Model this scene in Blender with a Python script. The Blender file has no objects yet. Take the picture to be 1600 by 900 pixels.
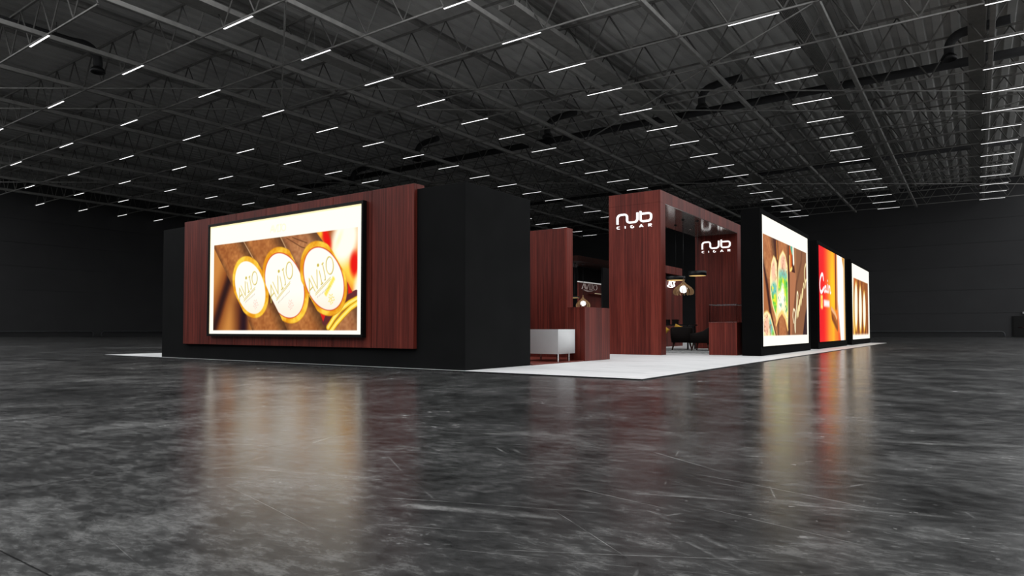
import bpy, bmesh, math, random
import numpy as np
from mathutils import Vector, Matrix

random.seed(7)
SC = bpy.context.scene
COL = SC.collection

# ------------------------------------------------------------------ camera
F_PX, PITCH, YAW, EYE = 1039.77, 1.7235, 34.858, 0.75
cam_data = bpy.data.cameras.new('camera')
cam_data.sensor_width = 36.0
cam_data.lens = F_PX * 36.0 / 1600.0
cam_data.shift_y = 33.99 / 1600.0
cam_data.clip_end = 400
cam = bpy.data.objects.new('camera', cam_data)
COL.objects.link(cam)
cam.location = (0, 0, EYE)
cam.rotation_euler = (math.radians(90 + PITCH), 0, math.radians(YAW))
SC.camera = cam

# ------------------------------------------------------------------ light, exposure
SC.view_settings.view_transform = 'Standard'
SC.view_settings.look = 'None'
SC.view_settings.exposure = 0.0
SC.view_settings.gamma = 1.0
SC.view_settings.use_curve_mapping = False
SKY = 1.75            # soft daylight, let in where the roof is left unbuilt over the camera
world = bpy.data.worlds.new('daylight')
SC.world = world
world.use_nodes = True
world.node_tree.nodes['Background'].inputs[0].default_value = (0.97, 0.985, 1.0, 1)
world.node_tree.nodes['Background'].inputs[1].default_value = SKY
SCREEN_POWER = 1.12  # backlight of the posters
LAMP_POWER = 1.7     # thin roof lamps


# ------------------------------------------------------------------ helpers
def lin(c):
    return tuple(((v / 255.0) / 12.92 if v / 255.0 <= 0.04045 else ((v / 255.0 + 0.055) / 1.055) ** 2.4) for v in c)


class MB:
    """collects shapes and links them as one mesh object"""
    def __init__(self):
        self.bm = bmesh.new()

    def box(self, a, b, mi=0, bevel=0.0):
        x0, y0, z0 = a
        x1, y1, z1 = b
        v = [self.bm.verts.new(p) for p in ((x0, y0, z0), (x1, y0, z0), (x1, y1, z0), (x0, y1, z0),
                                            (x0, y0, z1), (x1, y0, z1), (x1, y1, z1), (x0, y1, z1))]
        fs = []
        for q in ((0, 3, 2, 1), (4, 5, 6, 7), (0, 1, 5, 4), (1, 2, 6, 5), (2, 3, 7, 6), (3, 0, 4, 7)):
            f = self.bm.faces.new([v[i] for i in q])
            f.material_index = mi
            fs.append(f)
        if bevel > 0:
            es = list({e for f in fs for e in f.edges})
            bmesh.ops.bevel(self.bm, geom=es, offset=bevel, segments=2, affect='EDGES', profile=0.6)
        return fs

    def tube(self, pts, r, n=8, mi=0, caps=True, radii=None):
        pts = [Vector(p) for p in pts]
        rings = []
        up = None
        for i, p in enumerate(pts):
            if i == 0:
                d = pts[1] - p
            elif i == len(pts) - 1:
                d = p - pts[i - 1]
            else:
                d = (pts[i + 1] - p).normalized() + (p - pts[i - 1]).normalized()
            d.normalize()
            if up is None:
                up = Vector((0, 0, 1)) if abs(d.z) < 0.9 else Vector((1, 0, 0))
            s = d.cross(up)
            s.normalize()
            u = s.cross(d)
            u.normalize()
            up = u
            rr = radii[i] if radii else r
            rings.append([self.bm.verts.new(p + (s * math.cos(t) + u * math.sin(t)) * rr)
                          for t in [2 * math.pi * k / n for k in range(n)]])
        for a, b in zip(rings[:-1], rings[1:]):
            for k in range(n):
                f = self.bm.faces.new((a[k], b[k], b[(k + 1) % n], a[(k + 1) % n]))
                f.material_index = mi
                f.smooth = n > 5
        if caps:
            for ring, rev in ((rings[0], False), (rings[-1], True)):
                f = self.bm.faces.new(ring[::-1] if rev else ring)
                f.material_index = mi

    def lathe(self, prof, n=24, c=(0, 0, 0), mi=0):
        c = Vector(c)
        rings = []
        for r, z in prof:
            if r < 1e-6:
                rings.append([self.bm.verts.new(c + Vector((0, 0, z)))])
            else:
                rings.append([self.bm.verts.new(c + Vector((r * math.cos(t), r * math.sin(t), z)))
                              for t in [2 * math.pi * k / n for k in range(n)]])
        for a, b in zip(rings[:-1], rings[1:]):
            for k in range(n):
                k2 = (k + 1) % n
                if len(a) == 1 and len(b) == 1:
                    continue
                if len(a) == 1:
                    vs = (a[0], b[k2], b[k])
                elif len(b) == 1:
                    vs = (a[k], a[k2], b[0])
                else:
                    vs = (a[k], a[k2], b[k2], b[k])
                f = self.bm.faces.new(vs)
                f.material_index = mi
                f.smooth = True

    def prism(self, outline, z0, z1, mi=0, smooth=False):
        """outline in xy, counter-clockwise, between two heights"""
        a = [self.bm.verts.new((x, y, z0)) for x, y in outline]
        b = [self.bm.verts.new((x, y, z1)) for x, y in outline]
        n = len(a)
        fs = [self.bm.faces.new(a[::-1]), self.bm.faces.new(b)]
        for k in range(n):
            f = self.bm.faces.new((a[k], a[(k + 1) % n], b[(k + 1) % n], b[k]))
            f.smooth = smooth
            fs.append(f)
        for f in fs:
            f.material_index = mi
        return fs

    def stroke(self, pts, w, y0, y1, mi=0, closed=False):
        """flat letter stroke in the xz plane, extruded from y0 to y1 (y0 is the front)"""
        P = [Vector((p[0], p[1])) for p in pts]
        n = len(P)
        L, R = [], []
        for i in range(n):
            if closed:
                d1, d2 = P[i] - P[i - 1], P[(i + 1) % n] - P[i]
            else:
                d1 = P[i] - P[i - 1] if i > 0 else P[1] - P[0]
                d2 = P[i + 1] - P[i] if i < n - 1 else P[i] - P[i - 1]
            d1.normalize()
            d2.normalize()
            m = d1 + d2
            if m.length < 1e-6:
                m = d1
            m.normalize()
            nrm = Vector((-m.y, m.x))
            k = w / 2 / max(0.5, nrm.dot(Vector((-d1.y, d1.x))))
            L.append(P[i] + nrm * k)
            R.append(P[i] - nrm * k)
        def mk(p, y):
            return self.bm.verts.new((p.x, y, p.y))
        lf, rf = [mk(p, y0) for p in L], [mk(p, y0) for p in R]
        lb, rb = [mk(p, y1) for p in L], [mk(p, y1) for p in R]
        fs = []
        for i in range(n if closed else n - 1):
            j = (i + 1) % n
            fs += [(lf[i], rf[i], rf[j], lf[j]), (lb[i], lb[j], rb[j], rb[i]),
                   (lf[i], lf[j], lb[j], lb[i]), (rf[i], rb[i], rb[j], rf[j])]
        if not closed:
            fs += [(lf[0], lb[0], rb[0], rf[0]), (lf[-1], rf[-1], rb[-1], lb[-1])]
        for q in fs:
            f = self.bm.faces.new(q)
            f.material_index = mi

    def build(self, name, mats, parent=None, loc=None, normals=True):
        if normals:
            bmesh.ops.recalc_face_normals(self.bm, faces=self.bm.faces)
        me = bpy.data.meshes.new(name)
        self.bm.to_mesh(me)
        self.bm.free()
        for m in (mats if isinstance(mats, (list, tuple)) else [mats]):
            me.materials.append(m)
        o = bpy.data.objects.new(name, me)
        COL.objects.link(o)
        if parent is not None:
            o.parent = parent
        if loc is not None:
            o.location = loc
        return o


def tag(o, label=None, cat=None, group=None, kind=None):
    if label:
        o['label'] = label
    if cat:
        o['category'] = cat
    if group:
        o['group'] = group
    if kind:
        o['kind'] = kind
    return o


def thing(name, label, cat, loc=(0, 0, 0), rz=0.0, group=None):
    o = bpy.data.objects.new(name, None)
    o.empty_display_size = 0.1
    COL.objects.link(o)
    o.location = loc
    o.rotation_euler = (0, 0, rz)
    return tag(o, label, cat, group)


def copy_tree(o, parent=None):
    c = o.copy()
    COL.objects.link(c)
    if parent is not None:
        c.parent = parent
    for ch in list(o.children):
        copy_tree(ch, c)
    return c


# ------------------------------------------------------------------ materials
def new_mat(name):
    m = bpy.data.materials.new(name)
    m.use_nodes = True
    nt = m.node_tree
    return m, nt, nt.nodes['Principled BSDF']


def N(nt, typ, **kw):
    n = nt.nodes.new(typ)
    for k, v in kw.items():
        setattr(n, k, v)
    return n


def ramp(nt, src, stops):
    r = N(nt, 'ShaderNodeValToRGB')
    el = r.color_ramp.elements
    while len(el) < len(stops):
        el.new(0.5)
    for e, (p, c) in zip(el, stops):
        e.position = p
        e.color = (c[0], c[1], c[2], 1) if hasattr(c, '__len__') else (c, c, c, 1)
    nt.links.new(src, r.inputs[0])
    return r.outputs[0]


def noise(nt, vec, scale, detail=4, rough=0.55, dist=0.0):
    n = N(nt, 'ShaderNodeTexNoise')
    n.inputs['Scale'].default_value = scale
    n.inputs['Detail'].default_value = detail
    n.inputs['Roughness'].default_value = rough
    n.inputs['Distortion'].default_value = dist
    nt.links.new(vec, n.inputs['Vector'])
    return n.outputs['Fac']


def mapping(nt, vec, scale=(1, 1, 1), rot=(0, 0, 0), loc=(0, 0, 0)):
    mp = N(nt, 'ShaderNodeMapping')
    mp.inputs['Scale'].default_value = scale
    mp.inputs['Rotation'].default_value = rot
    mp.inputs['Location'].default_value = loc
    nt.links.new(vec, mp.inputs['Vector'])
    return mp.outputs[0]


def mix(nt, fac, a, b, mode='MIX'):
    m = N(nt, 'ShaderNodeMix', data_type='RGBA', blend_type=mode)
    for v, i in ((fac, 0), (a, 6), (b, 7)):
        if hasattr(v, 'is_output'):
            nt.links.new(v, m.inputs[i])
        elif i == 0:
            m.inputs[0].default_value = v
        else:
            m.inputs[i].default_value = (*v, 1)
    return m.outputs[2]


def math_(nt, op, a, b=None):
    m = N(nt, 'ShaderNodeMath', operation=op)
    for v, i in ((a, 0), (b, 1)):
        if v is None:
            continue
        if hasattr(v, 'is_output'):
            nt.links.new(v, m.inputs[i])
        else:
            m.inputs[i].default_value = v
    return m.outputs[0]


def objcoord(nt):
    return N(nt, 'ShaderNodeTexCoord').outputs['Object']


def plain(name, col, rough=0.6, spec=0.5, metal=0.0, var=0.12, scale=3.0):
    m, nt, b = new_mat(name)
    f = noise(nt, objcoord(nt), scale, 5)
    c = ramp(nt, f, [(0.3, tuple(v * (1 - var) for v in col)), (0.7, tuple(v * (1 + var) for v in col))])
    nt.links.new(c, b.inputs['Base Color'])
    b.inputs['Roughness'].default_value = rough
    b.inputs['Specular IOR Level'].default_value = spec
    b.inputs['Metallic'].default_value = metal
    return m


def emit(name, col, power):
    m, nt, b = new_mat(name)
    b.inputs['Base Color'].default_value = (*[min(v, 0.8) for v in col], 1)
    b.inputs['Emission Color'].default_value = (*col, 1)
    b.inputs['Emission Strength'].default_value = power
    return m


def wood(name, dark, mid, light, rough=0.45, spec=0.22):
    m, nt, b = new_mat(name)
    co = objcoord(nt)
    wide = noise(nt, mapping(nt, co, (2.6, 2.6, 0.12)), 1.0, 3, 0.5, 0.6)
    fine = noise(nt, mapping(nt, co, (22, 22, 0.35)), 1.0, 5, 0.65, 0.4)
    pore = noise(nt, mapping(nt, co, (90, 90, 2.0)), 1.0, 2)
    s = math_(nt, 'ADD', math_(nt, 'MULTIPLY', wide, 0.38), math_(nt, 'MULTIPLY', fine, 0.62))
    c = ramp(nt, s, [(0.38, dark), (0.5, mid), (0.62, light)])
    p = ramp(nt, pore, [(0.35, 0.72), (0.55, 1.0)])
    c = mix(nt, 1.0, c, p, 'MULTIPLY')
    nt.links.new(c, b.inputs['Base Color'])
    b.inputs['Roughness'].default_value = rough
    b.inputs['Specular IOR Level'].default_value = spec
    return m


M = {}
M['mahogany'] = wood('mahogany', (0.070, 0.0115, 0.008), (0.138, 0.0215, 0.0145), (0.225, 0.041, 0.027))
M['mahogany_floor'] = wood('mahogany_floor', (0.10, 0.020, 0.014), (0.17, 0.032, 0.022), (0.22, 0.045, 0.03), 0.35)
M['dark_wood'] = wood('dark_wood', (0.008, 0.0026, 0.002), (0.014, 0.0042, 0.003), (0.02, 0.006, 0.0045), 0.6, 0.04)
M['black_paint'] = plain('black_paint', (0.0095, 0.0097, 0.0099), 0.7, 0.03, scale=1.5)
M['black_deep'] = plain('black_deep', (0.0042, 0.0042, 0.0043), 0.8, 0.02, scale=1.5)  # deeper black than black_paint, for the light walls and their frames
M['black_gloss'] = plain('black_gloss', (0.004, 0.004, 0.0045), 0.4, 0.15)
M['black_metal'] = plain('black_metal', (0.006, 0.006, 0.0065), 0.45, 0.35)
M['edge_black'] = plain('edge_black', (0.005, 0.005, 0.005), 0.6, 0.2)
M['steel_dark'] = plain('steel_dark', (0.19, 0.187, 0.178), 0.6, 0.15, var=0.15)
M['steel_web'] = plain('steel_web', (0.09, 0.088, 0.084), 0.7, 0.12)
M['duct_black'] = plain('duct_black', (0.03, 0.03, 0.031), 0.7, 0.15)
M['wall_grey'] = plain('wall_grey', (0.046, 0.046, 0.0475), 0.9, 0.1, var=0.06, scale=0.4)
M['rail_grey'] = plain('rail_grey', (0.05, 0.052, 0.055), 0.6, 0.2)
M['chrome'] = plain('chrome', (0.6, 0.6, 0.6), 0.25, 0.5, 1.0)
M['leather_white'] = plain('leather_white', (0.62, 0.62, 0.62), 0.5, 0.4, var=0.03)
M['leather_dark'] = plain('leather_dark', (0.007, 0.0045, 0.004), 0.6, 0.15)
M['walnut_leg'] = wood('walnut_leg', (0.03, 0.012, 0.008), (0.05, 0.02, 0.013), (0.08, 0.03, 0.02))
M['gold_fabric'] = plain('gold_fabric', (0.62, 0.36, 0.05), 0.7, 0.2)
M['lamp_wood'] = wood('lamp_wood', (0.30, 0.17, 0.08), (0.42, 0.25, 0.12), (0.52, 0.33, 0.17), 0.5)
M['bulb'] = emit('bulb', (1.0, 0.97, 0.93), 2.5)
M['warm_disc'] = emit('warm_disc', (1.0, 0.62, 0.22), 0.75)
M['roof_lamp'] = emit('roof_lamp', (1.0, 1.0, 1.0), LAMP_POWER)
M['letter_white'] = emit('letter_white', (1.0, 0.98, 0.96), 1.0)
M['letter_side'] = plain('letter_side', (0.6, 0.6, 0.6), 0.4)
M['strip_light'] = emit('strip_light', (0.9, 0.88, 0.85), 0.36)
M['outline_light'] = emit('outline_light', (0.75, 0.62, 0.58), 0.09)
M['shelf_light'] = emit('shelf_light', (0.85, 0.66, 0.42), 0.28)
M['exit_grey'] = plain('exit_grey', (0.4, 0.4, 0.4), 0.5)


def make_glass():
    m, nt, b = new_mat('clear_glass')
    b.inputs['Base Color'].default_value = (0.95, 0.96, 0.96, 1)
    b.inputs['Roughness'].default_value = 0.02
    b.inputs['Transmission Weight'].default_value = 1.0
    b.inputs['IOR'].default_value = 1.1
    return m
M['glass'] = make_glass()


def make_soffit():
    m, nt, b = new_mat('polished_soffit')
    f = noise(nt, mapping(nt, objcoord(nt), (6, 0.8, 6)), 1.0, 3)
    c = ramp(nt, f, [(0.3, (0.10, 0.078, 0.07)), (0.7, (0.13, 0.10, 0.09))])
    nt.links.new(c, b.inputs['Base Color'])
    b.inputs['Roughness'].default_value = 0.13
    b.inputs['Specular IOR Level'].default_value = 0.6
    return m
M['soffit'] = make_soffit()


def make_stone():
    m, nt, b = new_mat('pale_stone')
    co = objcoord(nt)
    a = noise(nt, mapping(nt, co, (0.5, 1.6, 1), (0, 0, 0.5)), 1.2, 6, 0.6, 1.2)
    d = noise(nt, mapping(nt, co, (2, 9, 1), (0, 0, 0.5)), 1.0, 5, 0.6, 0.5)
    s = math_(nt, 'ADD', math_(nt, 'MULTIPLY', a, 0.6), math_(nt, 'MULTIPLY', d, 0.4))
    c = ramp(nt, s, [(0.34, (0.55, 0.56, 0.56)), (0.5, (0.70, 0.70, 0.70)), (0.65, (0.78, 0.78, 0.78))])
    nt.links.new(c, b.inputs['Base Color'])
    b.inputs['Roughness'].default_value = 0.45
    b.inputs['Specular IOR Level'].default_value = 0.3
    return m
M['stone'] = make_stone()


def make_rug():
    m, nt, b = new_mat('grey_rug')
    co = objcoord(nt)
    a = noise(nt, mapping(nt, co, (9, 9, 9)), 1.0, 6, 0.8)
    c = ramp(nt, a, [(0.36, (0.06, 0.064, 0.066)), (0.5, (0.30, 0.305, 0.305)), (0.64, (0.62, 0.62, 0.61))])
    nt.links.new(c, b.inputs['Base Color'])
    b.inputs['Roughness'].default_value = 0.95
    b.inputs['Specular IOR Level'].default_value = 0.1
    return m
M['rug'] = make_rug()


def make_deck():
    m, nt, b = new_mat('roof_sheet')
    f = noise(nt, mapping(nt, objcoord(nt), (0.12, 0.5, 1)), 1.0, 5)
    c = ramp(nt, f, [(0.3, (0.34, 0.338, 0.327)), (0.7, (0.45, 0.447, 0.43))])
    nt.links.new(c, b.inputs['Base Color'])
    b.inputs['Roughness'].default_value = 0.7
    b.inputs['Specular IOR Level'].default_value = 0.2
    return m
M['deck'] = make_deck()


def make_concrete():
    m, nt, b = new_mat('worn_concrete')
    co = objcoord(nt)
    big = noise(nt, co, 0.30, 5, 0.6, 0.3)
    mid = noise(nt, co, 1.6, 9, 0.72, 0.2)
    fine = noise(nt, mapping(nt, co, (7, 16, 1), (0, 0, math.radians(-32))), 1.0, 8, 0.8)
    s = math_(nt, 'ADD', math_(nt, 'MULTIPLY', big, 0.26),
              math_(nt, 'ADD', math_(nt, 'MULTIPLY', mid, 0.36), math_(nt, 'MULTIPLY', fine, 0.38)))
    base = ramp(nt, s, [(0.41, (0.009, 0.009, 0.009)), (0.5, (0.040, 0.040, 0.0395)), (0.60, (0.145, 0.1445, 0.141))])
    sep = N(nt, 'ShaderNodeSeparateXYZ')
    nt.links.new(co, sep.inputs[0])
    # long thin scratches: lines across a turned axis, cut into lengths by a stretched mask
    warp = math_(nt, 'MULTIPLY', math_(nt, 'SUBTRACT', noise(nt, co, 0.3, 2, 0.5), 0.5), 0.28)
    scr = None
    for ang, fr, wd, off in [(18, 2.1, 0.0052, 3.1), (27, 1.3, 0.0036, 13.7), (-35, 1.3, 0.0032, 29.3), (62, 1.0, 0.0026, 41.9),
                             (-14, 1.7, 0.0036, 57.1), (108, 0.7, 0.0022, 71.7), (43, 1.1, 0.0028, 87.2)]:
        ca, sa = math.cos(math.radians(ang)), math.sin(math.radians(ang))
        u = math_(nt, 'ADD', math_(nt, 'ADD', math_(nt, 'MULTIPLY', sep.outputs[0], -sa), math_(nt, 'MULTIPLY', sep.outputs[1], ca)), warp)
        n1 = N(nt, 'ShaderNodeTexNoise', noise_dimensions='1D')
        n1.inputs['Scale'].default_value = fr
        n1.inputs['Detail'].default_value = 1.0
        nt.links.new(math_(nt, 'ADD', u, off), n1.inputs['W'])
        d = math_(nt, 'ABSOLUTE', math_(nt, 'SUBTRACT', n1.outputs['Fac'], 0.5))
        line = ramp(nt, d, [(0.0, 1.0), (wd, 0.0)])
        mk = noise(nt, mapping(nt, co, (0.45, 1.6, 1), (0, 0, -math.radians(ang)), (off, off * 0.3, 0)), 1.0, 4, 0.7)
        t = math_(nt, 'MULTIPLY', line, ramp(nt, mk, [(0.55, 0.0), (0.70, 1.0)]))
        scr = t if scr is None else math_(nt, 'MAXIMUM', scr, t)
    grit = noise(nt, co, 14.0, 5, 0.8)
    scr = math_(nt, 'MULTIPLY', scr, ramp(nt, grit, [(0.35, 0.25), (0.6, 1.0)]))
    # pale scuffs and specks in patches
    patch = ramp(nt, noise(nt, mapping(nt, co, (1, 1, 1), (0, 0, 0), (7, 3, 0)), 0.55, 4, 0.65), [(0.48, 0.0), (0.66, 1.0)])
    scuff = ramp(nt, noise(nt, mapping(nt, co, (1.6, 3.2, 1), (0, 0, math.radians(25))), 1.0, 9, 0.85), [(0.55, 0.0), (0.78, 1.0)])
    speck = ramp(nt, noise(nt, co, 16.0, 2, 0.5), [(0.69, 0.0), (0.73, 1.0)])
    wear = math_(nt, 'MAXIMUM', math_(nt, 'MULTIPLY', scr, 1.0),
                 math_(nt, 'MULTIPLY', patch, math_(nt, 'MAXIMUM', math_(nt, 'MULTIPLY', scuff, 0.45), math_(nt, 'MULTIPLY', speck, 0.7))))
    c = mix(nt, wear, base, (0.30, 0.298, 0.29))
    # saw-cut joints on a wide grid
    jm = ramp(nt, noise(nt, co, 0.25, 2, 0.5), [(0.44, 0.6), (0.52, 1.0)])
    jx = math_(nt, 'COMPARE', math_(nt, 'PINGPONG', math_(nt, 'ADD', sep.outputs[0], 3.72), 6.0), 0.0)
    jx.node.inputs[2].default_value = 0.005
    jy = math_(nt, 'COMPARE', math_(nt, 'PINGPONG', math_(nt, 'ADD', sep.outputs[1], -0.88), 6.0), 0.0)
    jy.node.inputs[2].default_value = 0.003
    j = math_(nt, 'MULTIPLY', math_(nt, 'MAXIMUM', jx, jy), jm)
    c = mix(nt, j, c, (0.004, 0.004, 0.004))
    nt.links.new(c, b.inputs['Base Color'])
    r = ramp(nt, math_(nt, 'ADD', math_(nt, 'MULTIPLY', mid, 0.5), math_(nt, 'MULTIPLY', fine, 0.5)), [(0.35, 0.15), (0.65, 0.29)])
    nt.links.new(r, b.inputs['Roughness'])
    b.inputs['Specular IOR Level'].default_value = 0.42
    bp = N(nt, 'ShaderNodeBump')
    bp.inputs['Strength'].default_value = 0.16
    bp.inputs['Distance'].default_value = 0.01
    nt.links.new(math_(nt, 'ADD', mid, math_(nt, 'MULTIPLY', fine, 0.35)), bp.inputs['Height'])
    nt.links.new(bp.outputs[0], b.inputs['Normal'])
    return m
M['concrete'] = make_concrete()

# ------------------------------------------------------------------ the hall
XL, XR, YB, YF, ZC = -85.0, 30.0, 88.0, -30.0, 17.0
b = MB(); b.box((XL - 0.3, YF - 0.3, -0.3), (XR + 0.3, YB + 0.3, 0.0))
tag(b.build('floor', M['concrete']), kind='structure')


def hall_wall(name, a, c, axis, top=17.3):
    """plain wall with shallow horizontal cladding joints"""
    m = MB()
    zs = [z for z in (0.0, 2.55, 5.1, 7.65, 10.2, 12.75) if z < top - 1] + [top]
    for z0, z1 in zip(zs[:-1], zs[1:]):
        m.box((a[0], a[1], z0 + 0.012), (c[0], c[1], z1 - 0.012))
    # recessed core behind the joints
    if axis == 'x':
        s = 0.05
        m.box((a[0] + s, a[1], 0), (c[0] - s, c[1], top))
    else:
        s = 0.05
        m.box((a[0], a[1] + s, 0), (c[0], c[1] - s, top))
    tag(m.build(name, M['wall_grey']), kind='structure')
hall_wall('wall_left', (XL - 0.3, YF), (XL, YB), 'x')
hall_wall('wall_back', (XL, YB), (XR, YB + 0.3), 'y')
hall_wall('wall_right', (XR, YF), (XR + 0.3, 42.0), 'x')   # stops short, leaving an added opening that lets sky light in
hall_wall('wall_front', (XL, YF - 0.3), (XR, YF), 'y')


def roof_span(y, margin):
    """x range in which roof is built, left open nearer the camera to admit daylight, for a line at depth y"""
    x0 = max(XL, -3.24 * y - 12 - margin)
    x1 = min(-33.0 + (y - 10.2) / 0.697 + margin, 1.9 + max(0.0, (y - 34.5)) * 0.05 + margin)
    return x0, x1

# corrugated roof sheets, strip by strip, ribs running along y
b = MB()
ROWS = [55.47 + 4.27 * j for j in range(-10, 8)]
for y0, y1 in zip([ROWS[0] - 2] + ROWS, ROWS + [YB]):
    xa, xb = roof_span(0.5 * (y0 + y1), 1.0)
    xb = min(xb - 3.0, 6.0) if y0 < 34 else min(xb, 6.0)
    n0, n1 = int(math.floor(xa / 0.8)), int(math.ceil(xb / 0.8))
    prof = []
    for k in range(n0, n1):
        x = k * 0.8
        prof += [(x, 0.0), (x + 0.36, 0.0), (x + 0.44, 0.16), (x + 0.72, 0.16)]
    va = [b.bm.verts.new((x, y0, ZC + z)) for x, z in prof]
    vb = [b.bm.verts.new((x, y1, ZC + z)) for x, z in prof]
    for i in range(len(va) - 1):
        b.bm.faces.new((va[i], vb[i], vb[i + 1], va[i + 1]))
tag(b.build('ceiling', M['deck'], normals=False), kind='structure')

ORD = ['first', 'second', 'third', 'fourth', 'fifth', 'sixth', 'seventh', 'eighth', 'ninth', 'tenth', 'eleventh', 'twelfth',
       'thirteenth', 'fourteenth', 'fifteenth', 'sixteenth', 'seventeenth', 'eighteenth', 'nineteenth', 'twentieth']

# roof trusses across the hall, one over every lamp row
ZB, ZT, PITCHX = 14.52, 16.55, 2.3675
def diag_mesh(sgn):
    m = MB()
    m.tube([(0, 0, ZB + 0.02), (sgn * PITCHX / 2, 0, ZT - 0.03)], 0.04, 4)
    o = m.build('web_brace', M['steel_web'])
    me = o.data
    bpy.data.objects.remove(o)
    return me
DIAG = {1: diag_mesh(1), -1: diag_mesh(-1)}
for r, y in enumerate(ROWS):
    xa, xb = roof_span(y, 1.0)
    xb = min(xb, 9.0)
    m1 = math.ceil((0.54 - xa) / PITCHX)
    m0 = math.ceil((0.54 - xb) / PITCHX)
    m1 = min(m1, m0 + 49)
    xs, xe = 0.54 - PITCHX * m1, 0.54 - PITCHX * m0
    xs = max(xs, XL + 0.1)
    t = thing('roof_truss', 'dark steel lattice roof truss, %s back from the viewer, spanning across the hall' % ORD[r], 'roof truss',
              (0, y, 0), 0, 'lattice roof trusses')
    m = MB(); m.box((xs, -0.035, ZB - 0.035), (xe, 0.035, ZB + 0.035)); m.build('bottom_chord', M['steel_dark'], t)
    m = MB(); m.box((xs, -0.05, ZT - 0.05), (xe, 0.05, ZT + 0.05)); m.build('top_chord', M['steel_dark'], t)
    for k in range(m0, m1 + 1):
        for sg in (1, -1):
            x = 0.54 - PITCHX * k
            if not (xs - 0.01 <= x + sg * PITCHX / 2 <= xe + 0.01):
                continue
            if x < xs:
                continue
            o = bpy.data.objects.new('web_brace', DIAG[sg])
            COL.objects.link(o)
            o.parent = t
            o.location = (x, 0, 0)

# long purlin beams running away from the viewer, each an upper and a lower tube
PUR = [(0.85 - 6.03 * k) * 1.0168 for k in range(0, 14)]
for k, x in enumerate(PUR):
    ys = [y for y in np.arange(8, 88, 0.5) if roof_span(y, 1.0)[0] <= x <= roof_span(y, 1.0)[1]]
    if len(ys) < 8:
        continue
    y0, y1 = ys[0], min(ys[-1], 87.9)
    t = thing('roof_beam', 'long twin-tube roof beam running away from the viewer, %s from the right' % ORD[k], 'roof beam',
              (x, 0, 0), 0, 'long roof beams')
    m = MB(); m.box((-0.11, y0, 14.565), (0.11, y1, 14.79), bevel=0.03); m.build('lower_tube', M['steel_dark'], t)
    m = MB(); m.box((-0.09, y0, 16.64), (0.09, y1, 16.82), bevel=0.03); m.build('upper_tube', M['steel_dark'], t)

# cable trays and ribbed bands above the lower tubes
def tray(x, w, z, ya, yb, ribbed, label):
    m = MB()
    m.box((x - w / 2, ya, z), (x + w / 2, yb, z + 0.03))
    if ribbed:
        for i in range(11):
            xx = x - w / 2 + (i + 0.5) * w / 11
            m.box((xx - 0.018, ya, z - 0.05), (xx + 0.018, yb, z - 0.001))
    else:
        for s in (-1, 1):
            m.box((x + s * w / 2 - 0.03, ya, z - 0.02), (x + s * w / 2 + 0.03, yb, z + 0.22))
    # hangers up to the roof sheets
    y = ya + 1.0
    while y < yb:
        for s in (-1, 1):
            m.box((x + s * (w / 2 - 0.02) - 0.01, y - 0.01, z + 0.03), (x + s * (w / 2 - 0.02) + 0.01, y + 0.01, ZC - 0.02))
        y += 6.0
    tag(m.build('cable_tray', M['steel_dark']), label, 'cable tray', 'cable trays under the roof')
tray(-6.75, 0.75, 15.45, 30.0, 82.0, True, 'ribbed grey cable tray running away, just left of the second roof beam from the right')
tray(0.30, 0.75, 15.45, 33.0, 84.0, True, 'ribbed grey cable tray beside the rightmost roof beam')
tray(-17.0, 0.85, 15.2, 24.0, 84.0, False, 'flat grey cable tray beside the fourth roof beam from the right')
tray(-28.15, 0.85, 15.22, 15.0, 84.0, False, 'flat grey cable tray beside the sixth roof beam from the right')

# thin diagonal tie rods of the roof bracing
def clip_line(f):
    pts = [(x, f(x)) for x in np.arange(-84, 9, 0.5)]
    pts = [p for p in pts if p[1] < 87.5 and roof_span(p[1], 0.5)[0] <= p[0] <= roof_span(p[1], 0.5)[1] and p[1] > 11]
    return (pts[0], pts[-1]) if len(pts) > 2 else None
for slope, c, lab in [(0.708, 46.3, 'thin straight tie rod crossing the roof level with the frame, upper of the near pair'),
                      (0.708, 50.6, 'thin straight tie rod crossing the roof level with the frame, lower of the near pair'),
                      (0.708, 76.1, 'thin straight tie rod crossing the roof far behind the wooden gateway'),
                      (-0.708, 0.5, 'thin tie rod hanging down the photo left of the middle, above the bright poster'),
                      (-0.708, 26.2, 'thin diagonal tie rod crossing the roof above the wooden gateway'),
                      (-0.708, 51.8, 'thin diagonal tie rod crossing the roof in the upper right corner')]:
    e = clip_line(lambda x: slope * x + c)
    if e:
        m = MB(); m.tube([(e[0][0], e[0][1], 14.53), (e[1][0], e[1][1], 14.53)], 0.04, 6)
        tag(m.build('tie_rod', M['steel_dark']), lab, 'tie rod', 'diagonal tie rods')

# black ventilation pipes
def long_duct(y, xa, xb, z, label):
    t = thing('ventilation_duct', label, 'duct', (0, y, z), 0, 'black air ducts')
    m = MB(); m.tube([(xa, 0, 0), (xb, 0, 0)], 0.25, 16); m.build('pipe', M['duct_black'], t)
    for x in np.arange(xa + 2.0, xb, 6.0):
        m = MB(); m.box((x - 0.012, -0.012, 0.252), (x + 0.012, 0.012, ZC - z - 0.02)); m.build('hanger', M['steel_web'], t)
long_duct(45.2, -62.0, 5.0, 15.9, 'long black round air duct crossing the middle of the roof')
long_duct(66.5, -80.0, 6.0, 15.9, 'long black round air duct crossing the far part of the roof')

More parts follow.
